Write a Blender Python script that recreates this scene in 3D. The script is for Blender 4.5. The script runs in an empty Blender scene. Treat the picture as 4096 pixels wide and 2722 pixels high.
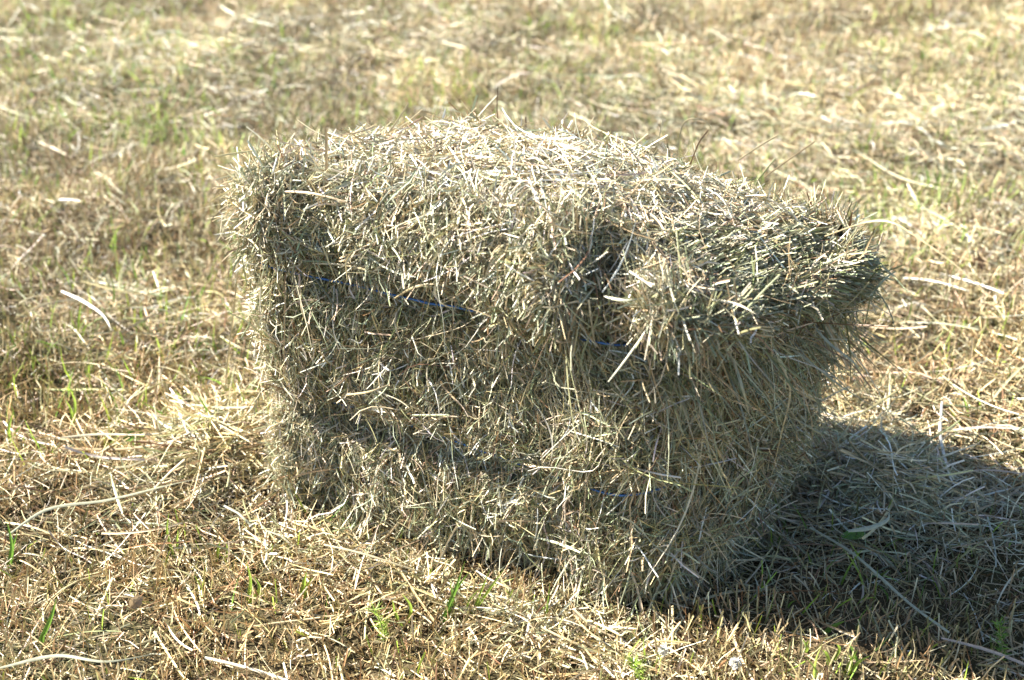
import bpy, math
import numpy as np

rng = np.random.default_rng(7)
S = bpy.context.scene
COL = S.collection
rad = math.radians

# ------------------------------------------------------------------ camera geometry
FPX, PIT, CAMH = 5689.0, rad(30), 1.0            # 50 mm lens, looking 30 degrees down from one metre up
C0 = np.array([.128, 1.169])                     # the bale's nearest bottom corner on the ground
E1 = np.array([.912, -.41]); E2 = np.array([.41, .912])   # along the bale / through its thickness

def ray(px, py):
    u = (px - 2048) / FPX; v = (py - 1361) / FPX
    return np.array([u, math.cos(PIT) - v * math.sin(PIT), -math.sin(PIT) - v * math.cos(PIT)])

def gp(px, py, z=0.0):
    d = ray(px, py); t = (CAMH - z) / -d[2]
    return np.array([d[0] * t, d[1] * t])

def bp(px, py, n=0.0):
    """point of the vertical plane n metres behind the bale's front face"""
    d = ray(px, py)
    t = (n + C0 @ E2) / (d[:2] @ E2)
    return np.array([d[0] * t, d[1] * t, CAMH + d[2] * t])

# ------------------------------------------------------------------ noise
def _hash(ix, iy, iz, seed):
    h = (ix * 374761393 + iy * 668265263 + iz * 1274126177 + seed * 144665) & 0xffffffff
    h = ((h ^ (h >> 13)) * 1274126177) & 0xffffffff
    h = ((h ^ (h >> 16)) * 2246822519) & 0xffffffff
    return ((h ^ (h >> 15)) & 0xffffff) / float(0xffffff)

def noise(p, freq, seed=0):
    p = np.asarray(p, float) * freq
    if p.shape[-1] == 2:
        p = np.concatenate([p, np.zeros(p.shape[:-1] + (1,))], -1)
    i = np.floor(p).astype(np.int64); f = p - i
    f = f * f * (3 - 2 * f)
    r = 0
    for dx in (0, 1):
        for dy in (0, 1):
            for dz in (0, 1):
                w = (f[..., 0] if dx else 1 - f[..., 0]) * (f[..., 1] if dy else 1 - f[..., 1]) * (f[..., 2] if dz else 1 - f[..., 2])
                r = r + w * _hash(i[..., 0] + dx, i[..., 1] + dy, i[..., 2] + dz, seed)
    return r * 2 - 1

def fbm(p, freq, oct=3, seed=0):
    r = 0; a = 1; s = 0
    for k in range(oct):
        r = r + a * noise(p, freq * 2 ** k, seed + k * 17); s += a; a *= .5
    return r / s

def sstep(a, b, x):
    t = np.clip((x - a) / (b - a), 0, 1)
    return t * t * (3 - 2 * t)

def nrm(v):
    return v / np.maximum(np.linalg.norm(v, axis=-1, keepdims=True), 1e-9)

# ------------------------------------------------------------------ mesh helpers
def mesh_object(name, verts, faces, mat, parent=None, tint=None, smooth=False):
    """verts (V,3), faces (F,k) one k for all; tint (V,3) becomes the blade's own colour"""
    verts = np.ascontiguousarray(verts, np.float32); faces = np.ascontiguousarray(faces, np.int32)
    me = bpy.data.meshes.new(name)
    k = faces.shape[1]; F = len(faces)
    me.vertices.add(len(verts)); me.vertices.foreach_set('co', verts.ravel())
    me.loops.add(F * k); me.loops.foreach_set('vertex_index', faces.ravel())
    me.polygons.add(F); me.polygons.foreach_set('loop_start', np.arange(F, dtype=np.int32) * k)
    if smooth:
        me.polygons.foreach_set('use_smooth', np.ones(F, bool))
    if tint is not None:
        a = me.color_attributes.new('tint', 'FLOAT_COLOR', 'POINT')
        c = np.ones((len(verts), 4), np.float32); c[:, :3] = tint
        a.data.foreach_set('color', c.ravel())
    me.update(calc_edges=True); me.validate()
    me.materials.append(mat)
    o = bpy.data.objects.new(name, me); COL.objects.link(o)
    if parent is not None:
        o.parent = parent
    return o

def tag(o, label=None, cat=None, group=None, kind=None):
    if label: o['label'] = label
    if cat: o['category'] = cat
    if group: o['group'] = group
    if kind: o['kind'] = kind
    return o

def empty(name, loc):
    o = bpy.data.objects.new(name, None); COL.objects.link(o)
    o.location = loc; o.empty_display_size = .05
    return o

def ribbon(path, side, width, fold, prof):
    """path (N,K,3) centre lines, side (N,K,3) unit side vectors, width (N,), prof (K,) -> verts, faces.
    Every blade is a shallow V in section, so it has two sides that catch the light differently."""
    N, K, _ = path.shape
    tan = nrm(np.gradient(path, axis=1))
    up = nrm(np.cross(side, tan))
    w = (width[:, None] * prof)[..., None] * .5
    v = np.stack([path - side * w, path + up * w * fold, path + side * w], 2)      # N,K,3,3
    idx = np.arange(N * K * 3).reshape(N, K, 3)
    f = []
    for j in (0, 1):
        f.append(np.stack([idx[:, :-1, j], idx[:, :-1, j + 1], idx[:, 1:, j + 1], idx[:, 1:, j]], -1).reshape(-1, 4))
    return v.reshape(-1, 3), np.concatenate(f)

def blades(base, dirn, length, width, bend, nseg, prof, bdir=None, wig=0.0, fold=.5, droop=None, lie=None):
    """curved blades that start at base and run along dirn"""
    N = len(base)
    t = np.linspace(0, 1, nseg + 1)
    if bdir is None:
        bdir = nrm(np.cross(dirn, rng.normal(size=(N, 3))))
    L = length[:, None, None]
    p = base[:, None, :] + dirn[:, None, :] * L * t[None, :, None] + bdir[:, None, :] * (bend[:, None] * t ** 2)[..., None] * L
    if wig:
        b2 = np.cross(dirn, bdir)
        p = p + b2[:, None, :] * (rng.normal(0, wig, (N, 1)) * np.sin(t * math.pi * rng.uniform(.8, 2.2, (N, 1))))[..., None] * L
    if droop is not None:
        p[..., 2] -= droop[:, None] * t ** 2 * length[:, None]
    if lie is not None:
        p = lie(p)
    tan = nrm(np.gradient(p, axis=1))
    ref = nrm(rng.normal(size=(N, 3)))
    tw = rng.normal(0, .5, (N, 1))
    side = nrm(np.cross(tan, ref[:, None, :]))
    oth = np.cross(tan, side)
    a = (tw * t)[..., None]
    side = side * np.cos(a) + oth * np.sin(a)
    return ribbon(p, side, width, fold, prof)

def join(parts):
    vs, fs, cs, off = [], [], [], 0
    for v, f, c in parts:
        vs.append(v); fs.append(f + off); cs.append(c); off += len(v)
    return np.concatenate(vs), np.concatenate(fs), np.concatenate(cs)

def stem_prof(n):
    p = np.ones(n + 1); p[-1] = .8; return p
def leaf_prof(n):
    t = np.linspace(0, 1, n + 1)
    return np.clip(np.minimum(1, .55 + t * 2) * (1 - t ** 2.2), .06, 1)

# colours of dry and fresh grass (linear base colours)
PAL = dict(
    pale=(.56, .485, .32), straw=(.45, .355, .195), grey=(.36, .345, .225), sage=(.275, .285, .155), olive=(.20, .19, .08),
    tan=(.36, .265, .15), brown=(.20, .12, .06), white=(.70, .66, .55), green=(.14, .26, .04), lime=(.28, .39, .06), rust=(.28, .16, .08))
def patch(p):
    """the field is bleached in some places, warmer and browner in others, with a cool shadow tint by the bale"""
    w = np.clip(sstep(2.3, 1.45, p[:, 1]) + .55 * fbm(p[:, :2], 1.6, 2, 301), 0, 1)[:, None]
    w = w * (1 - .9 * np.exp(-(((p[:, :2] - gp(3650, 2200)) / np.array([.36, .24])) ** 2).sum(-1)))[:, None]  # greyer fallen hay, plus the bale shadow's cool tint put into the colour
    return (np.array([1.02, 1.04, 1.03]) * (1 - w) + np.array([1.03, .97, .84]) * w) * np.exp(.34 * fbm(p[:, :2], 6, 2, 305))[:, None]
def tints(n, weights, per, jit=.16):
    names = list(weights); w = np.array([weights[k] for k in names], float); w /= w.sum()
    c = np.array([PAL[k] for k in names])[rng.choice(len(names), n, p=w)]
    c = c * np.exp(rng.normal(0, jit, (n, 1))) * np.exp(rng.normal(0, .05, (n, 3)))
    return np.repeat(np.clip(c, .01, .9), per, 0)

# ------------------------------------------------------------------ materials
def mat_new(name):
    m = bpy.data.materials.new(name); m.use_nodes = True
    nt = m.node_tree; nt.nodes.clear()
    return m, nt, nt.nodes.new, nt.links.new

def blade_material(name, trans, gloss, rough, flat=None):
    m, nt, N, Lk = mat_new(name)
    out = N('ShaderNodeOutputMaterial')
    at = N('ShaderNodeAttribute'); at.attribute_name = 'tint'
    nz = N('ShaderNodeTexNoise'); nz.inputs['Scale'].default_value = 160; nz.inputs['Detail'].default_value = 2
    tc = N('ShaderNodeTexCoord'); Lk(tc.outputs['Object'], nz.inputs['Vector'])
    mr = N('ShaderNodeMapRange'); mr.inputs[1].default_value = .3; mr.inputs[2].default_value = .7
    mr.inputs[3].default_value = .78; mr.inputs[4].default_value = 1.12
    Lk(nz.outputs['Fac'], mr.inputs['Value'])
    mul = N('ShaderNodeVectorMath'); mul.operation = 'SCALE'
    Lk(at.outputs['Color'], mul.inputs[0]); Lk(mr.outputs[0], mul.inputs['Scale'])
    pb = N('ShaderNodeBsdfPrincipled'); pb.inputs['Roughness'].default_value = rough
    pb.inputs['Specular IOR Level'].default_value = gloss
    Lk(mul.outputs[0], pb.inputs['Base Color'])
    tr = N('ShaderNodeBsdfTranslucent'); Lk(mul.outputs[0], tr.inputs['Color'])
    mx = N('ShaderNodeMixShader'); mx.inputs[0].default_value = trans
    Lk(pb.outputs[0], mx.inputs[1]); Lk(tr.outputs[0], mx.inputs[2]); Lk(mx.outputs[0], out.inputs[0])
    return m

M_HAY = blade_material('dry_hay', .10, .45, .45)
M_GREEN = blade_material('fresh_grass', .42, .4, .42)
M_LEAF = blade_material('broad_leaf', .3, .5, .38)

def soil_material():
    m, nt, N, Lk = mat_new('thatch_and_soil')
    out = N('ShaderNodeOutputMaterial'); pb = N('ShaderNodeBsdfPrincipled'); pb.inputs['Roughness'].default_value = .95
    pb.inputs['Specular IOR Level'].default_value = .1
    geo = N('ShaderNodeNewGeometry')
    def nz(scale, det):
        n = N('ShaderNodeTexNoise'); n.inputs['Scale'].default_value = scale; n.inputs['Detail'].default_value = det
        Lk(geo.outputs['Position'], n.inputs['Vector']); return n
    a, b, c = nz(2.2, 4), nz(30, 5), nz(240, 3)
    r1 = N('ShaderNodeValToRGB'); e = r1.color_ramp.elements
    e[0].position = .35; e[0].color = (.016, .011, .006, 1); e[1].position = .68; e[1].color = (.10, .072, .038, 1)
    Lk(b.outputs['Fac'], r1.inputs['Fac'])
    r2 = N('ShaderNodeValToRGB'); e = r2.color_ramp.elements
    e[0].position = .4; e[0].color = (.13, .095, .05, 1); e[1].position = .62; e[1].color = (.07, .075, .03, 1)
    Lk(a.outputs['Fac'], r2.inputs['Fac'])
    mx = N('ShaderNodeMix'); mx.data_type = 'RGBA'
    Lk(c.outputs['Fac'], mx.inputs['Factor']); Lk(r1.outputs[0], mx.inputs['A']); Lk(r2.outputs[0], mx.inputs['B'])
    Lk(mx.outputs['Result'], pb.inputs['Base Color'])
    bu = N('ShaderNodeBump'); bu.inputs['Strength'].default_value = .6; bu.inputs['Distance'].default_value = .01
    Lk(c.outputs['Fac'], bu.inputs['Height']); Lk(bu.outputs[0], pb.inputs['Normal'])
    Lk(pb.outputs[0], out.inputs[0])
    return m
M_SOIL = soil_material()

def core_material():
    m, nt, N, Lk = mat_new('packed_hay')
    out = N('ShaderNodeOutputMaterial'); pb = N('ShaderNodeBsdfPrincipled'); pb.inputs['Roughness'].default_value = .9
    tc = N('ShaderNodeTexCoord'); mp = N('ShaderNodeMapping'); mp.inputs['Scale'].default_value = (60, 60, 14)
    Lk(tc.outputs['Object'], mp.inputs['Vector'])
    n = N('ShaderNodeTexNoise'); n.inputs['Scale'].default_value = 6; n.inputs['Detail'].default_value = 5
    Lk(mp.outputs[0], n.inputs['Vector'])
    r = N('ShaderNodeValToRGB'); e = r.color_ramp.elements
    e[0].position = .35; e[0].color = (.06, .045, .02, 1); e[1].position = .7; e[1].color = (.30, .25, .13, 1)
    Lk(n.outputs['Fac'], r.inputs['Fac']); Lk(r.outputs[0], pb.inputs['Base Color'])
    bu = N('ShaderNodeBump'); bu.inputs['Strength'].default_value = .8; bu.inputs['Distance'].default_value = .006
    Lk(n.outputs['Fac'], bu.inputs['Height']); Lk(bu.outputs[0], pb.inputs['Normal'])
    Lk(pb.outputs[0], out.inputs[0])
    return m
M_CORE = core_material()

def twine_material():
    m, nt, N, Lk = mat_new('blue_twine')
    out = N('ShaderNodeOutputMaterial'); pb = N('ShaderNodeBsdfPrincipled'); pb.inputs['Roughness'].default_value = .45
    tc = N('ShaderNodeTexCoord'); n = N('ShaderNodeTexNoise'); n.inputs['Scale'].default_value = 90
    Lk(tc.outputs['Object'], n.inputs['Vector'])
    r = N('ShaderNodeValToRGB'); e = r.color_ramp.elements
    e[0].position = .3; e[0].color = (.025, .09, .26, 1); e[1].position = .7; e[1].color = (.07, .20, .48, 1)
    Lk(n.outputs['Fac'], r.inputs['Fac']); Lk(r.outputs[0], pb.inputs['Base Color'])
    Lk(pb.outputs[0], out.inputs[0])
    return m
M_TWINE = twine_material()

# ------------------------------------------------------------------ the ground
HEAPS = [  # loose hay that fell off the bale: centre px, radius along / across, height
    (gp(820, 1830), .07, .10, .030), (gp(3420, 1930), .13, .09, .036), (gp(2250, 2540), .10, .03, .008), (gp(1400, 2260), .14, .03, .006)]

def heap(xy):
    h = np.zeros(xy.shape[:-1])
    for c, ra, rb, hh in HEAPS:
        d = xy - c
        s = d @ E1; n = d @ E2
        h = h + hh * np.exp(-(s / ra) ** 2 - (n / rb) ** 2)
    return h

def ground_low(xy):
    far = 1 / (1 + (np.linalg.norm(xy, axis=-1) / 12) ** 2)
    h = (.016 * fbm(xy, 2.1, 2, 3) + .021 * fbm(xy, 6.5, 2, 9)) * (.3 + .7 * far)
    d = xy - C0; s = d @ E1; n = d @ E2                     # flat where the bale stands
    k = sstep(.16, .02, np.maximum(np.maximum(-.47 - s, s - .08), np.maximum(-n, n - .32)))
    return h * (1 - k) - .004 * k
def ground_h(xy):
    return ground_low(xy) + .006 * fbm(xy, 22, 2, 5)

def axis(lo, hi, fine, far):
    a = np.arange(lo, hi + 1e-6, fine)
    up = [a[-1]]; st = fine
    while up[-1] < far: st *= 1.25; up.append(up[-1] + st)
    dn = [a[0]]; st = fine
    while dn[-1] > -far: st *= 1.25; dn.append(dn[-1] - st)
    return np.concatenate([dn[:0:-1], a, up[1:]])
gx = axis(-1.9, 1.9, .014, 400); gy = axis(.5, 4.6, .014, 400)
GX, GY = np.meshgrid(gx, gy)
xy = np.stack([GX, GY], -1)
gz = ground_h(xy)
gv = np.concatenate([xy, gz[..., None]], -1).reshape(-1, 3)
idx = np.arange(len(gv)).reshape(GX.shape)
gf = np.stack([idx[:-1, :-1], idx[:-1, 1:], idx[1:, 1:], idx[1:, :-1]], -1).reshape(-1, 4)
tag(mesh_object('ground', gv, gf, M_SOIL, smooth=True), 'mown field under scattered hay', 'ground', kind='structure')

def scatter(density, y0, y1, seed, dens_fn=None, wide=(.55, .55)):
    """points in the fan of ground before the camera"""
    r = np.random.default_rng(seed)
    half = wide[0] * y1 + wide[1]
    n = int(density * (y1 - y0) * 2 * half)
    p = np.stack([r.uniform(-half, half, n), r.uniform(y0, y1, n)], -1)
    p = p[np.abs(p[:, 0]) < wide[0] * p[:, 1] + wide[1]]
    if dens_fn is not None:
        p = p[r.uniform(size=len(p)) < dens_fn(p)]
    return p

def bale_inside(p, m=0.0):
    d = p[:, :2] - C0; s = d @ E1; n = d @ E2
    return (s > -.46 - m) & (s < .02 + .3 * n + m) & (n > 0.0 - m) & (n < .33 + m)

# where hay lies thick, where fresh grass shows
SWATHS = [(gp(3700, 560), .5, .22, 1.0), (gp(3850, 1250), .25, .3, .5), (gp(760, 200), .6, .18, .9), (gp(900, 1950), .3, .16, 1.0), (gp(3400, 1950), .25, .15, .9),
          (gp(300, 1250), .35, .12, .5), (gp(700, 2560), .35, .12, -.25), (gp(1900, 2600), .3, .06, -.3), (gp(3600, 2450), .25, .12, -.45), (gp(250, 1600), .2, .1, -.3)]
def thick(p):
    t = .42 + .5 * fbm(p, 1.7, 3, 21) + .45 * fbm(p, 5.5, 2, 33)
    for c, ra, rb, a in SWATHS:
        d = p - c
        t = t + a * np.exp(-((d[..., 0]) / ra) ** 2 - (d[..., 1] / rb) ** 2)
    return np.clip(t, .04, 1.3)
GREENS = [(gp(250, 100), .5), (gp(420, 1600), .28), (gp(3600, 900), .25), (gp(330, 420), .35), (gp(2150, 120), .4), (gp(3850, 2300), .3), (gp(3950, 200), .4), (gp(1050, 520), .3)]
def greenness(p):
    t = .10 + .55 * fbm(p, 1.3, 2, 51) + .5 * fbm(p, 6, 2, 57)
    for c, ra in GREENS:
        d = p - c
        t = t + .36 * np.exp(-(d ** 2).sum(-1) / ra ** 2)
    return np.clip(t, .03, 1)

def on_ground(xy_, extra):
    return np.concatenate([xy_, (ground_low(xy_) + extra)[:, None]], -1)

# ---- loose hay lying on the field
def lying(n_pts, Lrange, Wrange, weights, nseg, zmax, prof, seed, tilt=.18, align=None, wig=.05, bendsd=.22):
    p = n_pts; N = len(p)
    L = np.exp(rng.uniform(math.log(Lrange[0]), math.log(Lrange[1]), N)); W = rng.uniform(*Wrange, N) * np.clip((L / .06) ** .25, .6, 1.4)
    th = rng.uniform(0, 2 * math.pi, N)
    if align is not None:
        k = rng.uniform(size=N) < align[1]
        th = np.where(k, align[0] + rng.normal(0, .45, N), th)
    hz = heap(p)
    z0 = ground_low(p) + hz * rng.uniform(.2, 1.0, N) + zmax * rng.beta(1.3, 2.2, N) * (.4 + .8 * np.clip(thick(p), 0, 1))
    dz = rng.normal(0, tilt, N)
    d = nrm(np.stack([np.cos(th), np.sin(th), dz], -1))
    base = np.concatenate([p, z0[:, None]], -1) - d * (L * .5)[:, None]
    bd = nrm(np.stack([-np.sin(th), np.cos(th), rng.normal(0, .45, N)], -1))
    def lie(q):
        g = ground_low(q[..., :2]) - .004 + heap(q[..., :2]) * .6
        q[..., 2] = np.maximum(q[..., 2], g)
        return q
    v, f = blades(base, d, L, W, rng.normal(0, bendsd, N), nseg, prof, bdir=bd, wig=wig, lie=lie)
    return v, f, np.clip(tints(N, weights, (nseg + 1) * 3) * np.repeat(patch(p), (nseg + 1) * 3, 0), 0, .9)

HAYW = dict(pale=4.5, straw=4.5, grey=1.8, sage=.8, white=1.8, tan=3, brown=1.2, rust=.4)
near = lambda p: ~bale_inside(p, .004)
parts = []
# fine chaff and broken bits
p = scatter(30000, .75, 4.3, 1, lambda q: near(q) * (.62 + .38 * np.clip(thick(q), 0, 1)))
parts.append(lying(p, (.007, .035), (.0008, .0019), dict(pale=4, straw=4, tan=3.5, brown=1.6, grey=2, white=1.4, rust=.6), 2, .014, stem_prof(2), 2, tilt=.45, wig=.1))
# the mass of cut stems and blades
p = scatter(11000, .75, 4.3, 3, lambda q: near(q) * (.16 + .7 * thick(q)))
parts.append(lying(p, (.022, .10), (.0008, .0021), HAYW, 5, .026, stem_prof(5), 4, align=(rad(-38), .3)))
# long pale leaves
p = scatter(210, .75, 4.3, 5, lambda q: near(q) * thick(q))
parts.append(lying(p, (.07, .18), (.0015, .0034), dict(pale=4, white=1, grey=2, straw=4, tan=2), 9, .034, leaf_prof(9), 6, tilt=.1, align=(rad(-30), .35), bendsd=.16, wig=.05))
p = scatter(520, .85, 2.0, 55, lambda q: near(q) * (.25 + .75 * np.clip(thick(q), 0, 1)))
parts.append(lying(p, (.06, .15), (.0013, .0026), dict(pale=4, white=1.4, straw=4, grey=1.5), 7, .036, stem_prof(7), 56, tilt=.16, bendsd=.14, wig=.04))
# heaps by the bale
for (c, ra, rb, hh), n in zip(HEAPS, (2600, 3200, 900, 900)):
    a = rng.normal(0, .62, (n, 2))
    q = c + a[:, :1] * ra * E1 + a[:, 1:] * rb * E2
    q = q[~bale_inside(q, -.03)]
    parts.append(lying(q, (.02, .11), (.0009, .0023), dict(pale=5, grey=3, sage=2, straw=3, white=2, tan=1), 5, .02, stem_prof(5), 7, tilt=.3))
# farther off, coarser and thinner cover
p = scatter(1300, 4.3, 11, 8, thick, wide=(.6, .6))
parts.append(lying(p, (.06, .25), (.003, .006), HAYW, 4, .03, stem_prof(4), 9))
sd = scatter(1500, .3, 4.5, 10, thick, wide=(.6, 2.2)); sd = sd[np.abs(sd[:, 0]) > .5 * sd[:, 1] + .5]
parts.append(lying(sd, (.04, .18), (.002, .004), HAYW, 4, .03, stem_prof(4), 11))
v, f, c = join(parts)
tag(mesh_object('loose_hay', v, f, M_HAY, tint=c), 'loose cut hay strewn over the mown field', 'hay', kind='stuff')

# ---- stubble of cut stems still rooted
def upright(p, Lr, Wr, weights, nseg, prof, lean=.35, bendsd=.25, zoff=-.004):
    N = len(p)
    L = rng.uniform(*Lr, N); W = rng.uniform(*Wr, N)
    d = nrm(np.concatenate([rng.normal(0, lean, (N, 2)), np.ones((N, 1))], -1))
    v, f = blades(on_ground(p, zoff), d, L, W, rng.normal(0, bendsd, N), nseg, prof)
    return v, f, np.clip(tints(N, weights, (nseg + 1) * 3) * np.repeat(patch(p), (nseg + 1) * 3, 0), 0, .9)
parts = []
p = scatter(24000, .75, 4.3, 12, lambda q: near(q) * (.45 + .55 * sstep(-.3, .5, fbm(q, 9, 2, 71))) * (1.1 - .5 * np.clip(thick(q), 0, 1)))
parts.append(upright(p, (.012, .042), (.0009, .0022), dict(straw=4, tan=4, olive=2.2, pale=2, lime=.7, brown=1, rust=.6), 3, stem_prof(3), lean=.4))
p = scatter(1200, 4.3, 11, 13, wide=(.6, .6)); parts.append(upright(p, (.03, .07), (.003, .005), dict(straw=4, tan=3, olive=3, pale=2), 2, stem_prof(2)))
v, f, c = join(parts)
tag(mesh_object('stubble', v, f, M_HAY, tint=c), 'short dry stubble left standing after mowing', 'stubble', kind='stuff')

# ---- fresh grass coming through
parts = []
p = scatter(5800, .75, 4.3, 14, lambda q: near(q) * greenness(q) ** 1.3)
parts.append(upright(p, (.02, .065), (.0014, .0036), dict(green=2, lime=4, olive=3, sage=1.6, straw=1.5), 4, leaf_prof(4), lean=.45, bendsd=.35))
p = scatter(900, 4.3, 11, 15, greenness, wide=(.6, .6)); parts.append(upright(p, (.04, .09), (.003, .006), dict(green=3, lime=3, olive=3), 3, leaf_prof(3), lean=.4))
v, f, c = join(parts)
tag(mesh_object('short_grass', v, f, M_GREEN, tint=c), 'short green grass growing through the hay', 'grass', kind='stuff')

# ------------------------------------------------------------------ the bale
BX = np.array([C0[0], C0[1], 0.0])
def loc2w(p):
    """bale coordinates (s along, n through, z up) to the world"""
    return np.stack([C0[0] + p[..., 0] * E1[0] + p[..., 1] * E2[0], C0[1] + p[..., 0] * E1[1] + p[..., 1] * E2[1], p[..., 2]], -1)
def dir2w(d):
    return np.stack([d[..., 0] * E1[0] + d[..., 1] * E2[0], d[..., 0] * E1[1] + d[..., 1] * E2[1], d[..., 2]], -1)
TW_HI, TW_LO = .316, .138

zk = np.array([-.01, .05, .10, .138, .18, .25, .29, .316, .345, .38, .41, .44])
#              front-left s, front-right s, back-right s, back-left s, front n, back n, end bulge
tab = np.array([
    [-.452, .012, .105, -.36, .020, .310, .008],
    [-.448, .006, .105, -.36, -.002, .305, .014],
    [-.446, .004, .105, -.36, .000, .305, .014],
    [-.436, .000, .102, -.35, .007, .300, .010],
    [-.446, .004, .106, -.36, .000, .305, .014],
    [-.450, .006, .112, -.35, -.002, .305, .014],
    [-.450, .006, .108, -.34, .000, .300, .014],
    [-.446, -.004, .100, -.34, .008, .295, .012],
    [-.454, .004, .096, -.34, -.006, .295, .012],
    [-.455, .004, .086, -.33, -.010, .295, .010],
    [-.453, -.006, .066, -.33, -.008, .290, .010],
    [-.447, -.030, .045, -.33, -.002, .285, .006]])
def quad(z):
    return np.stack([np.interp(z, zk, tab[:, j]) for j in range(7)], -1)

NT = 260
th = np.linspace(0, 2 * math.pi, NT, endpoint=False)
P_ = 12.0
cu = np.sign(np.cos(th)) * np.abs(np.cos(th)) ** (2 / P_); cv = np.sign(np.sin(th)) * np.abs(np.sin(th)) ** (2 / P_)
# even out the spacing round the outline
def ring(z, shrink=0.0):
    q = quad(z)
    u = cu * (1 - shrink); v_ = cv * (1 - shrink * .999)
    a = (u + 1) / 2; b = (v_ + 1) / 2
    s = (q[0] * (1 - a) + q[1] * a) * (1 - b) + (q[3] * (1 - a) + q[2] * a) * b
    n = q[4] * (1 - b) + q[5] * b
    s = s + q[6] * np.clip(u, 0, 1) ** 2 * (1 - (v_ - .15) ** 2 * .8)
    return s, n
rings = []
for z in np.concatenate([np.arange(-.01, .40, .008), [.405]]):
    s, n = ring(z); rings.append(np.stack([s, n, np.full(NT, z)], -1))
for k in range(1, 9):                                    # rounded shoulder
    a = k / 8 * math.pi / 2
    s, n = ring(.405 + .035 * math.sin(a), .16 * (1 - math.cos(a)))
    rings.append(np.stack([s, n, np.full(NT, .405 + .035 * math.sin(a))], -1))
for k in range(1, 15):                                   # crowned top
    sh = .16 + (.985 - .16) * k / 14
    s, n = ring(.44, sh)
    rings.append(np.stack([s, n, np.full(NT, .44) + .010 * (1 - (1 - sh) ** 2 / .7)], -1))
R_ = np.array(rings)
# the top falls away towards the overhanging end
R_[..., 2] -= (.014 + sstep(-.16, .12, R_[..., 0]) * .040 + sstep(.03, .28, R_[..., 1]) * .034) * sstep(.33, .42, R_[..., 2])
# and the end bulges out over the upper string, lowest and farthest towards the back
zc_ = .364 - .24 * R_[..., 1]
dz_ = R_[..., 2] - zc_
bl_ = np.where(dz_ < 0, np.exp(-(dz_ / .025) ** 2), np.exp(-(dz_ / .068) ** 2))
R_[..., 0] += .062 * bl_ * sstep(-.13, .05, R_[..., 0]) * sstep(-.05, .11, R_[..., 1]) * sstep(.40, .22, R_[..., 1])
R_[..., 1] -= .034 * bl_ * sstep(-.05, .03, R_[..., 0]) * sstep(.20, .0, R_[..., 1])
K_ = len(R_)
def grid_normals(R):
    du = np.roll(R, -1, 1) - np.roll(R, 1, 1); dv = np.gradient(R, axis=0)
    return nrm(np.cross(du, dv))
nn = grid_normals(R_)
s_, n_, z_ = R_[..., 0], R_[..., 1], R_[..., 2]
wf = sstep(.3, .8, -nn[..., 1])                          # how much a point belongs to the front face
# slices of the bale show as upright ridges, the strings cut grooves, lumps everywhere
tight = 1 - .8 * np.exp(-((z_ - TW_HI) / .020) ** 2) - .7 * np.exp(-((z_ - TW_LO) / .020) ** 2)
disp = tight * (1 - .55 * sstep(.5, .9, nn[..., 2])) * (1 - .8 * sstep(-.28, -.40, s_)) * .017 * fbm(R_, 12, 3, 101) + .008 * fbm(R_, 45, 2, 103)
slx = s_ + .02 * fbm(R_ * np.array([1, 1, 2.0]), 6, 2, 109)
disp = disp + wf * (.010 * np.abs(np.sin(slx * math.pi / .085 + .4)) ** .7 - .007) * (.4 + .9 * sstep(-.4, .5, fbm(R_, 7, 2, 111)))
side_ = sstep(.6, .3, nn[..., 2])
for tw, dep, sg in ((TW_HI, .006, .011), (TW_LO, .010 + .022 * sstep(-.12, -.24, s_) * sstep(-.46, -.42, s_), .014)):
    wob = tw + .006 * fbm(R_[..., :2], 12, 2, 5)
    disp = disp - side_ * dep * np.exp(-((z_ - wob) / sg) ** 2)
    disp = disp + side_ * .006 * np.exp(-((z_ - wob) / .032) ** 2)
# deep pockets seen in the photograph: (s, n, z, radius, depth)
for ps, pn, pz, pr, pd in ((-.036, 0, .398, .028, .034), (-.050, 0, .362, .024, .028), (-.105, -.01, .375, .045, -.022), (-.095, -.01, .34, .03, -.010), (-.27, 0, .37, .03, .014), (.07, .13, .36, .03, .010), (-.36, 0, .40, .03, .010), (-.19, 0, .395, .03, .012),
                           (-.33, 0, .127, .07, .016), (-.20, 0, .122, .04, .010)):
    d2 = (s_ - ps) ** 2 + (n_ - pn) ** 2 * .6 + (z_ - pz) ** 2
    disp = disp - pd * np.exp(-d2 / pr ** 2)
SURF = R_ + nn * disp[..., None]
SURF[..., 0] -= .010 * sstep(-.3, -.44, SURF[..., 0])
NRM = grid_normals(SURF)

bale = empty('hay_bale', BX)
tag(bale, 'small square hay bale tied with two blue strings on the mown field', 'hay bale')
IV = np.arange(K_ * NT).reshape(K_, NT)
CORE = SURF - NRM * .022
cw = loc2w(CORE).reshape(-1, 3) - BX
cf = np.stack([IV[:-1], np.roll(IV, -1, 1)[:-1], np.roll(IV, -1, 1)[1:], IV[1:]], -1).reshape(-1, 4)

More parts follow.
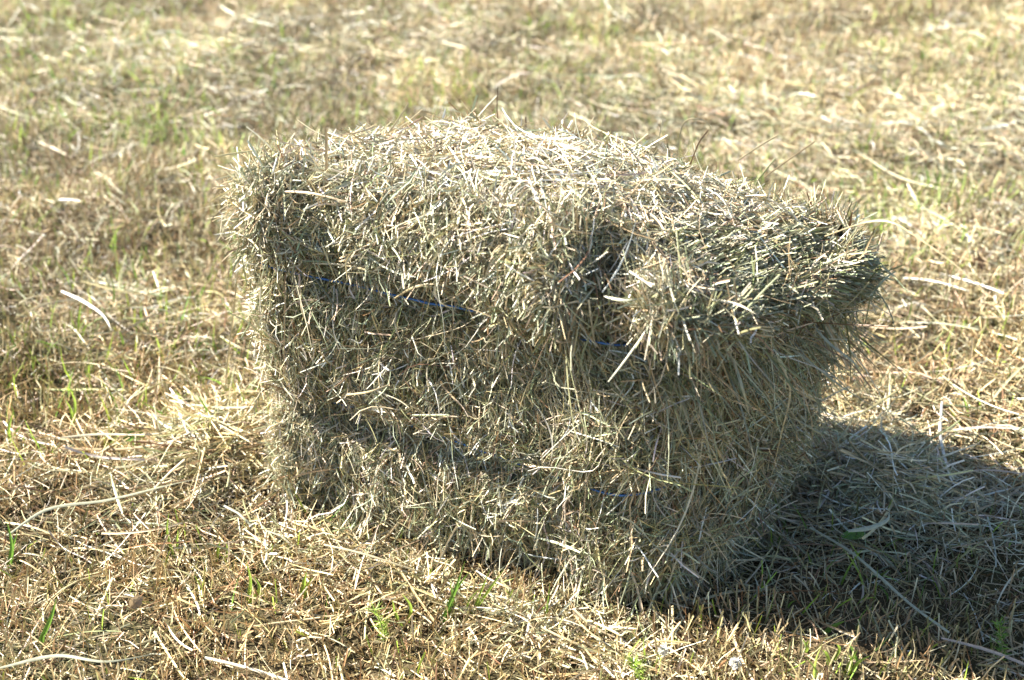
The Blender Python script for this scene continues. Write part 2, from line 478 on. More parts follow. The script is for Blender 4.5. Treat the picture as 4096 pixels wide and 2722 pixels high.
# area-weighted sampling of the surface
A4 = SURF[:-1]; B4 = np.roll(SURF, -1, 1)[:-1]; C4 = np.roll(SURF, -1, 1)[1:]; D4 = SURF[1:]
area = (np.linalg.norm(np.cross(B4 - A4, D4 - A4), axis=-1) + np.linalg.norm(np.cross(B4 - C4, D4 - C4), axis=-1)).ravel() / 2
mid_n = nrm(NRM[:-1] + np.roll(NRM, -1, 1)[:-1] + NRM[1:] + np.roll(NRM, -1, 1)[1:]).reshape(-1, 3)
bz_ = lambda m: m[:, 2] - (.364 - .24 * m[:, 1])
brush_w = lambda m, n: sstep(.15, .45, n[:, 0]) * sstep(-.045, -.022, bz_(m)) * sstep(.065, .035, bz_(m)) * sstep(.01, .06, m[:, 1])
def sample(n, wfun, whole=False):
    mid = ((A4 + B4 + C4 + D4) / 4).reshape(-1, 3)
    w = area * wfun(mid, mid_n)
    if not whole: w = w * (1 - .85 * brush_w(mid, mid_n))
    w /= w.sum()
    i = rng.choice(len(w), n, p=w)
    a, b = rng.uniform(size=(2, n, 1))
    A, B, C, D = (q.reshape(-1, 3)[i] for q in (A4, B4, C4, D4))
    return (A * (1 - a) + B * a) * (1 - b) + (D * (1 - a) + C * a) * b, mid_n[i]

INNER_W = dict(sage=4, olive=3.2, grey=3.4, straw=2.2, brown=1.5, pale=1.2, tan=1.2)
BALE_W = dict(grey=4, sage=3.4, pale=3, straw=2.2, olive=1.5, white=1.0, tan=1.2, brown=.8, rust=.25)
straws = []      # (verts, faces, tint, z of each blade's root) in bale coordinates
def put(base, d, L, W, bend, nseg, prof, weights=BALE_W, bdir=None, wig=.05, droop=None, fold=.5, jit=.2):
    v, f = blades(base, nrm(d), L, W, bend, nseg, prof, bdir=bdir, wig=wig, droop=droop, fold=fold)
    straws.append((v.reshape(len(base), -1, 3), nseg, tints(len(base), weights, 1, jit), base))

front_w = lambda m, n: sstep(.35, .75, -n[:, 1]) * (n[:, 2] < .8)
end_w = lambda m, n: sstep(.35, .75, n[:, 0])
top_w = lambda m, n: sstep(.35, .75, n[:, 2])
left_w = lambda m, n: sstep(.35, .75, -n[:, 0])
back_w = lambda m, n: sstep(.35, .75, n[:, 1])
def tang(n):
    """unit vectors in the surface: down along it, and across"""
    dn = np.tile([0., 0, -1], (len(n), 1)); dn = dn - n * (dn * n).sum(-1, keepdims=True)
    k = np.linalg.norm(dn, axis=-1) < .25
    dn[k] = np.cross(n[k], [0, 1., 0])
    dn = nrm(dn); return dn, np.cross(n, dn)

def face(n, wfun, Lr, Wr, spread, out, depth, bendsd, nseg, leaf=False, weights=BALE_W, droop=0, up=.5, wig=.05, main=None):
    p, nr = sample(n, wfun)
    dn, ac = tang(nr)
    if main is not None:
        m = np.tile(np.array(main, float), (n, 1)); m = nrm(m - nr * (m * nr).sum(-1, keepdims=True)); dn, ac = m, np.cross(nr, m)
    # neighbours share a lean, so strands lie in locks
    lock = 1.1 * fbm(p, 16, 2, 201) * min(1, spread * 1.6)
    a = rng.normal(0, spread, n) + lock + np.where(rng.uniform(size=n) < up, math.pi, 0)
    d = dn * np.cos(a)[:, None] + ac * np.sin(a)[:, None] + nr * rng.normal(out[0], out[1], n)[:, None]
    d = nrm(d)
    L = np.exp(rng.uniform(math.log(Lr[0]), math.log(Lr[1]), n)); W = rng.uniform(*Wr, n)
    base = p + nr * rng.normal(depth[0], depth[1], n)[:, None] - d * (L * rng.uniform(.2, .8, n))[:, None]
    put(base, d, L, W, rng.normal(0, bendsd, n), nseg, leaf_prof(nseg) if leaf else stem_prof(nseg), weights, bdir=nrm(np.cross(d, rng.normal(size=(n, 3)))), wig=wig,
        droop=np.abs(rng.normal(0, droop, n)) if droop else None)

def pokes(n, wfun, Lr, Wr, weights, tiltsd=.5, bendsd=.15, nseg=3, leaf=False):
    """short ends that stick out of the face"""
    p, nr = sample(n, wfun)
    d = nrm(nr + rng.normal(0, tiltsd, (n, 3)))
    L = np.exp(rng.uniform(math.log(Lr[0]), math.log(Lr[1]), n)); W = rng.uniform(*Wr, n)
    put(p - nr * .006, d, L, W, rng.normal(0, bendsd, n), nseg, leaf_prof(nseg) if leaf else stem_prof(nseg), weights)

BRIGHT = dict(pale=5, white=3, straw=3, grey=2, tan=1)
# front: packed upright strands, broken bits crumpled over them, ends poking out
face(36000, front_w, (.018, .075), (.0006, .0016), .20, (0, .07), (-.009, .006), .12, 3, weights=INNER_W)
face(8000, front_w, (.006, .022), (.0006, .0015), 1.4, (.05, .4), (-.001, .006), .2, 2)
face(5500, front_w, (.025, .08), (.0006, .0013), .55, (.04, .14), (.003, .005), .3, 7, wig=.13)
face(1100, front_w, (.02, .05), (.0009, .0022), 1.0, (.06, .2), (.006, .005), .25, 5, weights=BRIGHT, wig=.09)
pokes(5000, front_w, (.007, .022), (.0008, .0020), BALE_W, .75)
face(40, front_w, (.06, .11), (.0013, .0030), .9, (.12, .15), (.010, .005), .3, 8, leaf=True, weights=BRIGHT)
# matted tufts hang out of the face and throw small shadows
def tufts(n_t, wfun, per, Lr, Wr, out, rad_, weights):
    c, nr = sample(n_t, wfun)
    dn, ac = tang(nr)
    dm = nrm(dn * rng.normal(.7, .9, (n_t, 1)) + ac * rng.normal(0, .7, (n_t, 1)) + nr * rng.uniform(out[0], out[1], (n_t, 1)))
    i = np.repeat(np.arange(n_t), rng.integers(per // 2, per * 2, n_t)); m = len(i)
    d = nrm(dm[i] + rng.normal(0, .33, (m, 3)))
    L = np.exp(rng.uniform(math.log(Lr[0]), math.log(Lr[1]), m))
    base = c[i] + dn[i] * rng.normal(0, rad_, (m, 1)) + ac[i] * rng.normal(0, rad_, (m, 1)) + nr[i] * rng.normal(.002, .004, (m, 1)) - d * (L * .4)[:, None]
    put(base, d, L, rng.uniform(*Wr, m), rng.normal(0, .2, m), 4, stem_prof(4), weights, wig=.07)
tufts(120, front_w, 40, (.012, .045), (.0008, .0019), (-.05, .4), .010, dict(pale=4, grey=4, straw=3, sage=2, white=1, tan=1))
tufts(60, lambda m, n: front_w(m, n) * sstep(.36, .40, m[:, 2]), 60, (.02, .06), (.0008, .0020), (.1, .5), .014, dict(pale=4, grey=4, straw=3, sage=2, white=1))
tufts(40, lambda m, n: front_w(m, n) * (np.exp(-((m[:, 2] - .165) / .015) ** 2) + np.exp(-((m[:, 2] - .335) / .012) ** 2)), 50, (.015, .05), (.0008, .0019), (.1, .5), .012, BALE_W)
tufts(50, top_w, 50, (.015, .05), (.0008, .0020), (.0, .3), .014, BRIGHT)
tufts(60, end_w, 40, (.03, .09), (.0008, .0020), (.0, .4), .014, BALE_W)
# end in the shade: longer strands that hang and cross
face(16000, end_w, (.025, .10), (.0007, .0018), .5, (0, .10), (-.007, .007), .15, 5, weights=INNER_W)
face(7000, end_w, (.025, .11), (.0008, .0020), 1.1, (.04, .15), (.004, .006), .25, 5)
face(320, end_w, (.07, .17), (.0011, .0028), .45, (.03, .07), (.008, .005), .2, 8, leaf=True, up=.1, droop=.12)
pokes(1200, end_w, (.01, .05), (.001, .0026), BALE_W, .7)
# top: a mat of lying pieces in every direction
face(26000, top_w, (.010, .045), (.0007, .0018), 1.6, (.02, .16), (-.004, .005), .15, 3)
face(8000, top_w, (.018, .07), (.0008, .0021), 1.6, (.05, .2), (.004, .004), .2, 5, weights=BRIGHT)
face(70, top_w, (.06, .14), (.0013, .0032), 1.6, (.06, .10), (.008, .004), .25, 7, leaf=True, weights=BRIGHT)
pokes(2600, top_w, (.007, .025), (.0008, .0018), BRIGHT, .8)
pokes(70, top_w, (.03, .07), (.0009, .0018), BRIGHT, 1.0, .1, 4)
# left end and back
face(7000, left_w, (.015, .06), (.0010, .0028), .8, (.03, .2), (0, .005), .2, 3)
pokes(2600, left_w, (.010, .035), (.001, .0028), BRIGHT, .6)
pokes(110, left_w, (.03, .09), (.0014, .0034), BRIGHT, .5, .3, 6, True)
face(8000, back_w, (.02, .08), (.0011, .003), .8, (.03, .15), (0, .005), .2, 3)
# the brush of cut stems at the overhanging top of the end
p, nr = sample(5200, brush_w, True)
d = nrm(np.array([.86, -.06, .12]) + .45 * nr + rng.normal(0, .16, p.shape) + np.stack([0 * p[:, 0], (p[:, 1] - .16) * 1.0, (p[:, 2] - .34) * 3.0], -1))
L = rng.uniform(.035, .07, len(p))
put(p - d * (L * rng.uniform(.55, .95, len(p)))[:, None], d, L, rng.uniform(.0011, .0022, len(p)), rng.normal(0, .08, len(p)), 3, stem_prof(3), dict(sage=4, grey=4, olive=2, pale=1.4, brown=.8))
brush_i = len(straws) - 1
# strands hanging from the underside of the overhang
und = lambda m, n: sstep(.1, .4, n[:, 0]) * sstep(-.075, -.055, bz_(m)) * sstep(-.02, -.035, bz_(m))
p, nr = sample(420, und)
d = nrm(np.array([.45, -.1, -.55]) + .35 * nr + rng.normal(0, .28, p.shape))
L = np.exp(rng.uniform(math.log(.04), math.log(.15), len(p)))
put(p - d * .015, d, L, rng.uniform(.001, .003, len(p)), rng.normal(0, .15, len(p)), 6, leaf_prof(6), dict(sage=3, grey=4, olive=3, straw=2, tan=1), droop=np.abs(rng.normal(.15, .15, len(p))))
# skirt of strands that fall to the ground at the foot
foot = lambda m, n: (sstep(.35, .75, n[:, 0]) + .45 * front_w(m, n)) * (m[:, 2] < .06)
p, nr = sample(1100, foot)
d = nrm(np.array([0, 0, -.8]) + .3 * nr + rng.normal(0, .35, p.shape)); L = rng.uniform(.02, .07, len(p))
put(p + nr * .002, d, L, rng.uniform(.0008, .0020, len(p)), rng.normal(0, .2, len(p)), 4, stem_prof(4), BALE_W, wig=.08)

# each strand belongs to the layer between the strings it is rooted in
def clear_of_twine(v):
    k = np.zeros(len(v), bool)
    m3 = v.reshape(len(v), -1, 3, 3)[:, :, 1]
    # the crease round the lower string and the hollow beside the overhang stay open
    cre = (np.abs(m3[..., 2] - TW_LO + .003) < .0095) & (m3[..., 0] > -.43) & (m3[..., 0] < -.13) & (m3[..., 1] < .012)
    hol = (((m3[..., 0] + .040) / .028) ** 2 + ((m3[..., 2] - .382) / .034) ** 2 + ((m3[..., 1] - .002) / .024) ** 2) < 1
    drop = (cre.any(1) & (rng.uniform(size=len(v)) < .82)) | (hol.any(1) & (rng.uniform(size=len(v)) < .5))
    for tw in (TW_HI, TW_LO):
        mid = v.reshape(len(v), -1, 3, 3)[:, :, 1]
        hit = (np.abs(mid[..., 2] - tw - .002) < .0042) & (mid[..., 0] > -.40) & ((mid[..., 1] < .012) | (mid[..., 0] > -.01))
        k |= hit.any(1)
    gap = fbm(v[:, 1], 14, 2, 77)
    return ~drop & ~(k & (rng.uniform(size=len(v)) < np.where(v[:, 1, 2] > .23, .36, .85) + 1.3 * gap))
def band(lo, hi):
    vs, fs, cs, off = [], [], [], 0
    for i, (v, nseg, col, base) in enumerate(straws):
        if i == brush_i: continue
        z = v[:, v.shape[1] // 2, 2]
        k = (z >= lo) & (z < hi) & keep[i]
        if not k.any(): continue
        a, f_, c_ = pack(v[k], nseg, col[k]); vs.append(a); fs.append(f_ + off); cs.append(c_); off += len(a)
    return np.concatenate(vs), np.concatenate(fs), np.concatenate(cs)
def pack(v, nseg, col):
    N = len(v); K = nseg + 1
    w = loc2w(v.reshape(-1, 3)); w[:, 2] = np.maximum(w[:, 2], .002); w = w - BX
    idx = np.arange(N * K * 3).reshape(N, K, 3)
    f_ = np.concatenate([np.stack([idx[:, :-1, j], idx[:, :-1, j + 1], idx[:, 1:, j + 1], idx[:, 1:, j]], -1).reshape(-1, 4) for j in (0, 1)])
    return w, f_, np.repeat(col, K * 3, 0)

keep = [clear_of_twine(v) for v, _, _, _ in straws]
tag(mesh_object('packed_core', cw, cf, M_CORE, bale, smooth=True))
for lo, hi, lab in ((-1, TW_LO, None), (TW_LO, TW_HI, None), (TW_HI, 2, 'sunlit top layer of hay bulging over the upper string')):
    v, f, c = band(lo, hi)
    o = mesh_object('hay_layer', v, f, M_HAY, bale, tint=c)
    if lab: o['label'] = lab
v, nseg, col, base = straws[brush_i]
w, f_, c_ = pack(v, nseg, col)
tag(mesh_object('frayed_end', w, f_, M_HAY, bale, tint=c_))['label'] = 'brush of cut stem ends jutting from the shaded end'

# ---- twine: two strings round the bale, drawn into its grooves
def tube(path, r, sides=7, closed=False, twist=0):
    path = np.asarray(path, float); n = len(path)
    t = nrm(np.roll(path, -1, 0) - np.roll(path, 1, 0)) if closed else nrm(np.gradient(path, axis=0))
    up = np.array([.12, .21, .97])
    a = nrm(np.cross(t, up)); b = np.cross(t, a)
    ph = np.arange(sides) / sides * 2 * math.pi
    rr = np.broadcast_to(np.asarray(r, float), (n,))
    tw = (np.arange(n) * twist)[:, None] + ph
    lob = 1 + .18 * np.cos(2 * (tw - ph * 0)) if twist else 1
    v = path[:, None, :] + (a[:, None, :] * np.cos(ph)[None, :, None] + b[:, None, :] * np.sin(ph)[None, :, None]) * (rr[:, None] * lob)[..., None]
    idx = np.arange(n * sides).reshape(n, sides); i2 = np.roll(idx, -1, 1)
    if closed:
        f = np.stack([idx, i2, np.roll(i2, -1, 0), np.roll(idx, -1, 0)], -1).reshape(-1, 4)
    else:
        f = np.stack([idx[:-1], i2[:-1], i2[1:], idx[1:]], -1).reshape(-1, 4)
    return v.reshape(-1, 3), f
for tw in (TW_HI, TW_LO):
    k = int(np.argmin(np.abs(SURF[:52, NT // 2, 2] - tw)))
    pth = SURF[k].copy()
    for _ in range(60):                                  # pulled tight
        pth[:, :2] = pth[:, :2] * .5 + .25 * (np.roll(pth[:, :2], 1, 0) + np.roll(pth[:, :2], -1, 0))
    pth = pth + NRM[k] * np.array([1, 1, 0]) * .0105
    pth[:, 2] = tw + .0015 * np.sin(np.arange(NT) * .11)
    pw = loc2w(pth)
    dd = np.linalg.norm(np.roll(pw, -1, 0) - pw, axis=-1); cum = np.concatenate([[0], np.cumsum(dd)])
    u = np.linspace(0, cum[-1], 900, endpoint=False); pc = np.concatenate([pw, pw[:1]])
    pw = np.stack([np.interp(u, cum, pc[:, j]) for j in range(3)], -1)
    v, f = tube(pw - BX, .0012, 7, True, .9)
    mesh_object('twine', v, f, M_TWINE, bale, smooth=True)

# ---- long stray stalks standing off the bale, each a part of its own
def spline(pts, n):
    pts = np.asarray(pts, float)
    P = np.concatenate([[2 * pts[0] - pts[1]], pts, [2 * pts[-1] - pts[-2]]])
    out = []
    m = len(pts) - 1
    for t in np.linspace(0, m, n):
        i = min(int(t), m - 1); f = t - i
        a, b, c_, d_ = P[i:i + 4]
        out.append(.5 * (2 * b + (c_ - a) * f + (2 * a - 5 * b + 4 * c_ - d_) * f * f + (3 * b - a - 3 * c_ + d_) * f ** 3))
    return np.array(out)
def flat_blade(pts, width, col, parent, name, leaf=True, n=22, mat=None, origin=None, ref=(.3, -.8, .5)):
    p = spline(pts, n)[None]
    tan = nrm(np.gradient(p, axis=1)); side = nrm(np.cross(tan, np.array(ref)))
    v, f = ribbon(p, side, np.array([width]), .45, leaf_prof(n - 1) if leaf else stem_prof(n - 1))
    if origin is not None: v = v - origin
    return mesh_object(name, v, f, mat or M_HAY, parent, tint=np.tile(PAL[col] if isinstance(col, str) else col, (len(v), 1)))
K4 = 4096 / 2359
def st(pts, width, col, leaf=False):
    flat_blade([bp(x * K4, y * K4, n) for x, y, n in pts], width * .72, dict(white='pale', pale='straw').get(col, col), bale, 'stray_stalk', leaf, origin=BX)
st([(1560, 360, .33), (1575, 285, .34), (1615, 276, .35), (1640, 303, .36), (1637, 352, .36)], .0030, 'pale', True)
st([(1900, 545, .17), (1990, 514, .16), (2052, 512, .15), (2110, 545, .14), (2200, 610, .13), (2282, 684, .12)], .0020, 'straw')
st([(1850, 742, .15), (1950, 748, .13), (2046, 752, .12)], .0018, 'brown')
st([(1840, 742, .16), (1900, 800, .16), (1960, 838, .16), (2010, 897, .16)], .0018, 'brown')
st([(1880, 760, .12), (1915, 795, .11), (1960, 830, .10), (1992, 862, .10)], .0042, 'grey', True)
st([(555, 560, .10), (540, 700, .08), (528, 800, .06), (519, 892, .05)], .0026, 'pale')
st([(690, 455, .02), (660, 420, .02), (625, 372, .03), (590, 340, .05)], .0046, 'grey', True)
st([(668, 460, .0), (645, 400, .0), (622, 372, .02), (605, 325, .03)], .0040, 'grey', True)
st([(620, 460, -.01), (646, 402, -.01), (690, 372, .0), (750, 362, .02)], .0026, 'grey', True)
st([(752, 396, .0), (752, 340, .0), (751, 296, .0)], .0040, 'tan')
st([(640, 441, -.012), (720, 446, -.02), (800, 468, -.02), (830, 494, -.01)], .0034, 'tan', True)
st([(905, 690, -.02), (955, 662, -.03), (1005, 655, -.03), (1045, 668, -.02)], .0036, 'pale', True)
st([(1003, 655, -.03), (1003, 680, -.032), (1025, 704, -.03), (1060, 712, -.012)], .0034, 'white', True)
st([(720, 607, -.02), (800, 612, -.022), (870, 630, -.02), (930, 650, -.01)], .0030, 'pale', True)
st([(1392, 683, -.03), (1420, 690, -.034), (1455, 692, -.034), (1500, 682, -.02)], .0040, 'grey', True)
st([(1450, 625, -.02), (1475, 641, -.03), (1502, 661, -.035)], .0030, 'white')
st([(1640, 690, .0), (1700, 702, -.01), (1742, 724, -.02)], .0034, 'white', True)
st([(1536, 690, .0), (1535, 745, -.01), (1533, 800, -.012)], .0030, 'straw')
st([(1605, 650, .02), (1606, 770, .01), (1605, 888, .015)], .0018, 'sage')
st([(1690, 830, .05), (1712, 900, .04), (1728, 960, .05)], .0050, 'grey', True)
st([(1790, 820, .10), (1820, 900, .10), (1800, 1000, .09), (1775, 1110, .10)], .0034, 'straw', True)
st([(800, 910, -.02), (850, 903, -.03), (895, 888, -.02)], .0028, 'pale')
st([(950, 957, -.02), (1000, 957, -.02), (1035, 957, -.02)], .0026, 'sage')
st([(1500, 350, .28), (1380, 300, .3), (1345, 275, .31)], .0024, 'pale')
st([(1700, 370, .25), (1745, 340, .26), (1792, 312, .27)], .0024, 'pale')
st([(1760, 410, .22), (1815, 370, .22), (1878, 326, .22)], .0020, 'tan')
st([(860, 345, .1), (900, 300, .12), (942, 238, .14)], .0028, 'straw')
st([(1150, 300, .3), (1145, 250, .3), (1147, 200, .31)], .0018, 'brown')
st([(1590, 380, .25), (1610, 330, .25), (1632, 300, .26)], .0022, 'brown')

# ------------------------------------------------------------------ single plants and leaves one can point to
def tuft(base_px, tips_px, width, col, label, group=None, name='grass_tuft', lean=0.0, cat='grass tuft'):
    b = gp(*base_px); g = float(ground_low(b[None])[0])
    B = np.array([b[0], b[1], g])
    nv, nf, nc, off = [], [], [], 0
    root = None
    for i, (tx, ty) in enumerate(tips_px):
        d = ray(tx, ty); t = (b[1] + lean * i) / d[1]
        T = np.array([d[0] * t, d[1] * t, CAMH + d[2] * t])
        off_b = B + np.array([rng.normal(0, .003), rng.normal(0, .003), -.006])
        mid = (off_b + T) / 2 + np.array([rng.normal(0, .004), rng.normal(0, .004), .003])
        p = spline([off_b, mid, T], 12)[None]
        tan = nrm(np.gradient(p, axis=1)); side = nrm(np.cross(tan, np.array([.25, -.9, .3])))
        v, f = ribbon(p, side, np.array([width * rng.uniform(.8, 1.15)]), .5, leaf_prof(11))
        nv.append(v - B); nf.append(f + off); off += len(v)
        nc.append(np.tile(np.array(PAL[col]) * rng.uniform(.85, 1.15), (len(v), 1)))
    o = mesh_object(name, np.concatenate(nv), np.concatenate(nf), M_GREEN, tint=np.concatenate(nc))
    o.location = B
    return tag(o, label, cat, group)
G = 'fresh grass tufts around the bale'
tuft((320, 1380), [(326, 1204), (352, 1290)], .0042, 'lime', 'tall bright green blade standing alone in the sunlit field left of the bale', G)
tuft((276, 1690), [(280, 1555), (262, 1600)], .0040, 'lime', 'green blade with a shorter yellowish one beside it, left of the bale', G)
tuft((40, 1770), [(54, 1640), (85, 1700)], .0044, 'lime', 'green blade at the left rim of the picture with tan stubble beside it', G)
tuft((850, 1780), [(782, 1568)], .0050, 'green', 'long dark green blade leaning left next to the bale foot', G)
tuft((1020, 1650), [(957, 1548)], .0044, 'lime', 'short bright green blade touching the left side of the bale', G)
tuft((5, 2237), [(25, 2078), (70, 2130)], .0046, 'green', 'dark green blade at the left rim, low in the picture', G)
tuft((160, 2590), [(225, 2395), (190, 2520)], .0046, 'green', 'tall green blade leaning right in the bottom left corner', G)
tuft((975, 2400), [(1017, 2305), (985, 2245), (1050, 2370)], .0046, 'lime', 'small green tuft of three blades in front of the bale foot', G)
tuft((1205, 2370), [(1250, 2310), (1225, 2290)], .0058, 'lime', 'broad short yellow green blade lying among straw before the bale', G)
tuft((700, 2220), [(675, 2050), (712, 2120)], .0040, 'lime', 'thin upright green blade between dry stubble left of the bale', G)
tuft((860, 2240), [(880, 2165), (905, 2175)], .0042, 'lime', 'pair of short lime blades in dry stubble', G)
tuft((1770, 2454), [(1840, 2315), (1877, 2287), (1860, 2245), (1800, 2330)], .0046, 'green', 'cluster of leaning green blades at the bottom front of the bale', G)
tuft((1870, 2440), [(1960, 2275), (2015, 2277), (1925, 2350)], .0036, 'lime', 'thin pale green blades leaning right just before the bale', G)
tuft((1620, 2480), [(1608, 2375), (1570, 2400)], .0040, 'lime', 'two short green blades in a narrow V before the bale', G)
tuft((1700, 2330), [(1730, 2270), (1740, 2325)], .0044, 'lime', 'tiny lime blades close to the bale foot', G)
tuft((3310, 2690), [(3345, 2575), (3290, 2600)], .0044, 'lime', 'sunlit green sprout at the front edge of the bale shadow', G)
tuft((3390, 2722), [(3395, 2620), (3484, 2622), (3430, 2600)], .0044, 'lime', 'forked green sprout with a blade bent right, low in the picture', G)
tuft((3220, 2630), [(3208, 2550), (3235, 2560)], .0036, 'lime', 'slim green blade beside the shadow edge', G)
tuft((3305, 2550), [(3380, 2485)], .0080, 'green', 'wide green blade curling right inside the bale shadow', G)
tuft((3850, 850), [(3880, 700), (3820, 760), (3910, 780)], .0050, 'lime', 'blurred bright green tuft in the field behind the bale on the right', G)
tuft((3700, 790), [(3760, 660), (3690, 640)], .0048, 'green', 'blurred pair of leaning green blades behind the bale, upper right', G)
tuft((2130, 150), [(2110, 40), (2180, 60), (2230, 90), (2060, 80)], .0060, 'lime', 'blurred bright tuft at the top of the picture beyond the bale', G)
tuft((340, 270), [(345, 180), (370, 190), (310, 210)], .0060, 'lime', 'blurred green tuft in the upper left field', G)

def weed(base_px, h, label, col='lime'):
    """small feathery plant: an upright stem with rings of fine leaflets"""
    b = gp(*base_px); g = float(ground_low(b[None])[0]); B = np.array([b[0], b[1], g])
    root = empty('feathery_weed', B)
    tag(root, label, 'weed', 'feathery weeds')
    tip = np.array([-.008, .004, h])
    sp = spline([np.array([0, 0, -.004]), tip * .5 + np.array([.003, 0, 0]), tip], 14)
    v, f = tube(sp, np.linspace(.0009, .0005, 14), 5)
    mesh_object('stem', v, f, M_GREEN, root, tint=np.tile(PAL['sage'], (len(v), 1)))
    n = 90; k = rng.integers(3, 14, n)
    base = sp[np.minimum(k, 13)]
    a = rng.uniform(0, 6.28, n)
    d = nrm(np.stack([np.cos(a), np.sin(a), rng.uniform(.2, .9, n)], -1))
    v, f = blades(base, d, rng.uniform(.006, .014, n), np.full(n, .0013), rng.normal(0, .3, n), 3, leaf_prof(3))
    mesh_object('leaflets', v, f, M_GREEN, root, tint=np.tile(PAL[col], (len(v), 1)))
weed((1535, 2550), .045, 'small feathery pale green weed in the sun before the bale')
weed((4000, 2660), .055, 'feathery green weed in the shade at the bottom right corner', 'green')
weed((2560, 2740), .03, 'low feathery weed at the bottom edge below the bale corner')

def broad_leaf(name, px, length, width, ang, col, label, tilt=.25, curl=.2, z=.018):
    b = gp(*px); B = np.array([b[0], b[1], float(ground_low(b[None])[0]) + z])
    nu, nw = 14, 7
    u = np.linspace(0, 1, nu)[:, None]; w = np.linspace(-1, 1, nw)[None, :]
    prof = np.sin(math.pi * np.clip(u, .02, .985)) ** .7
    x = (u - .5) * length + 0 * w; y = w * width * .5 * prof
    zz = np.abs(w) * width * .22 * prof + curl * length * (u - .5) ** 2 + .0006 * np.sin(u * 19)
    ca, sa = math.cos(ang), math.sin(ang)
    yy = y * math.cos(tilt) - zz * math.sin(tilt); z2 = y * math.sin(tilt) + zz * math.cos(tilt)
    v = np.stack([x * ca - yy * sa, x * sa + yy * ca, z2], -1).reshape(-1, 3)
    idx = np.arange(nu * nw).reshape(nu, nw)
    f = np.stack([idx[:-1, :-1], idx[1:, :-1], idx[1:, 1:], idx[:-1, 1:]], -1).reshape(-1, 4)
    o = mesh_object(name, v, f, M_LEAF, tint=np.tile(PAL[col], (len(v), 1)), smooth=True)
    o.location = B
    return tag(o, label, 'leaf')
broad_leaf('green_leaf', (3405, 2190), .030, .012, .15, 'green', 'broad dark green leaf lying in the bale shadow', tilt=.5)
broad_leaf('dry_leaf', (3893, 1125), .026, .020, .4, 'brown', 'curled dead brown leaf in the sunlit field right of the bale', tilt=.9, curl=.8)
broad_leaf('dry_leaf', (540, 2450), .020, .013, 1.1, 'tan', 'crumpled pale tan leaf in stubble at the lower left', tilt=.8, curl=1.2)
broad_leaf('green_leaf', (545, 1795), .030, .016, .6, 'green', 'small dark green leaf half under straw left of the bale', tilt=.4)

def stalk(pts_px, width, col, label, z=.03, leaf=True):
    pts = []
    for x, y in pts_px:
        b = gp(x, y, z); pts.append([b[0], b[1], z + float(ground_low(b[None])[0])])
    B = np.array([pts[0][0], pts[0][1], pts[0][2]])
    o = flat_blade(pts, width, col, None, 'hay_stalk', leaf, origin=B, ref=(.2, -.3, .9)); o.location = B
    return tag(o, label, 'hay stalk', 'long hay stalks lying on the field')
stalk([(3763, 1637), (3760, 1740), (3785, 1840), (3813, 1925), (3850, 1930)], .0046, 'white', 'thick white bent stalk on sunlit grass above the bale shadow')
stalk([(20, 2110), (190, 2020), (420, 1980), (640, 1940), (800, 1900)], .0042, 'grey', 'long grey blade arching across the field left of the bale', z=.045)
stalk([(0, 2680), (230, 2640), (430, 2660), (640, 2590)], .0038, 'grey', 'long grey blade lying along the bottom left corner', z=.04)
stalk([(250, 1770), (400, 1740), (620, 1730), (760, 1690)], .0036, 'pale', 'slender pale stalk lying level left of the bale foot', z=.04)
stalk([(245, 1160), (330, 1210), (410, 1270), (450, 1340)], .0055, 'white', 'pale forked looking blade curving down in the field left of the bale', z=.035)
stalk([(3450, 620), (3560, 690), (3680, 745), (3840, 790)], .0060, 'pale', 'thick wavy pale blade in the field behind the bale on the right', z=.03)
stalk([(3240, 2110), (3420, 2230), (3640, 2400), (3800, 2520)], .0036, 'grey', 'long straight stalk slanting down through the bale shadow', z=.03, leaf=False)
stalk([(3390, 2135), (3480, 2110), (3550, 2070), (3560, 2030)], .0056, 'grey', 'broad curved grey blade in the bale shadow', z=.05)

def fluff(px, r, label):
    b = gp(*px); B = np.array([b[0], b[1], float(ground_low(b[None])[0]) + .02])
    n = 260
    d = nrm(rng.normal(size=(n, 3)))
    v, f = blades(np.zeros((n, 3)), d, rng.uniform(.6, 1, n) * r, np.full(n, .0011), rng.normal(0, .2, n), 3, stem_prof(3))
    o = mesh_object('seed_fluff', v, f, M_HAY, tint=np.tile((.72, .70, .64), (len(v), 1))); o.location = B
    return tag(o, label, 'seed head', 'white seed fluffs')
fluff((2649, 2655), .006, 'white downy seed fluff near the bale corner')
fluff((2936, 2706), .007, 'white downy seed fluff at the bottom edge by the shadow')

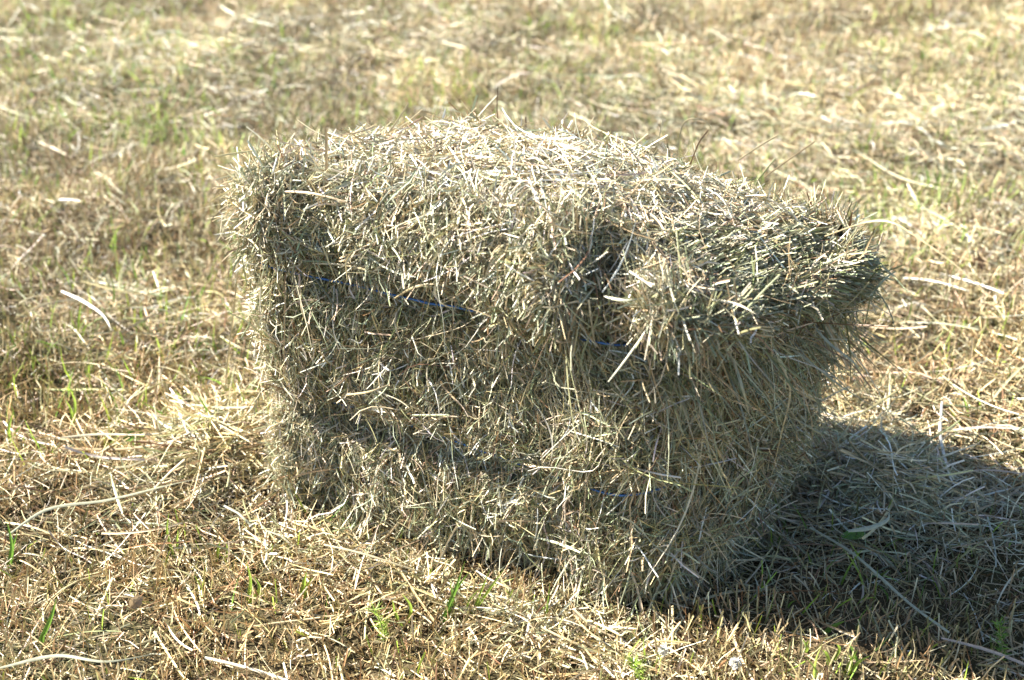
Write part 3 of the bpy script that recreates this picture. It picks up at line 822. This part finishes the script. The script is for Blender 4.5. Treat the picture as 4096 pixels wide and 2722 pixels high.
# ------------------------------------------------------------------ light, sky, camera
SUN_EL, SUN_DIR = rad(35), np.array([.972, -.235])       # sunlight travels along SUN_DIR
sun = bpy.data.lights.new('sun', 'SUN'); sun.energy = 5.0; sun.angle = rad(.53); sun.color = (1.0, .965, .91)
so = bpy.data.objects.new('sun', sun); COL.objects.link(so)
d = SUN_DIR / np.linalg.norm(SUN_DIR)
from mathutils import Vector
so.rotation_euler = Vector((d[0] * math.cos(SUN_EL), d[1] * math.cos(SUN_EL), -math.sin(SUN_EL))).to_track_quat('-Z', 'Y').to_euler()
so.location = (-4, 2, 5)
wld = bpy.data.worlds.new('World'); S.world = wld; wld.use_nodes = True
nt = wld.node_tree; nt.nodes.clear()
wo = nt.nodes.new('ShaderNodeOutputWorld'); bg = nt.nodes.new('ShaderNodeBackground'); sk = nt.nodes.new('ShaderNodeTexSky')
sk.sky_type = 'NISHITA'; sk.sun_disc = False; sk.sun_elevation = SUN_EL
sk.sun_rotation = math.atan2(-d[0], -d[1])               # azimuth of the sun, from +Y clockwise
sk.ozone_density = 2.0; sk.air_density = 1.0; sk.dust_density = .5
bg.inputs['Strength'].default_value = .055
nt.links.new(sk.outputs[0], bg.inputs[0]); nt.links.new(bg.outputs[0], wo.inputs[0])

cam = bpy.data.cameras.new('camera'); cam.lens = 50; cam.sensor_width = 36; cam.clip_end = 2000; cam.clip_start = .05
cam.dof.use_dof = True; cam.dof.focus_distance = 1.50; cam.dof.aperture_fstop = 4.8
co = bpy.data.objects.new('camera', cam); COL.objects.link(co)
co.location = (0, 0, CAMH); co.rotation_euler = (rad(90) - PIT, 0, 0)
S.camera = co
S.view_settings.view_transform = 'Standard'; S.view_settings.look = 'None'; S.view_settings.exposure = 2.3; S.view_settings.gamma = 1
S.render.engine = 'CYCLES'
S.cycles.max_bounces = 6; S.cycles.diffuse_bounces = 4; S.cycles.transmission_bounces = 4; S.cycles.use_denoising = True; S.cycles.denoiser = 'OPENIMAGEDENOISE'; S.cycles.denoising_prefilter = 'ACCURATE'
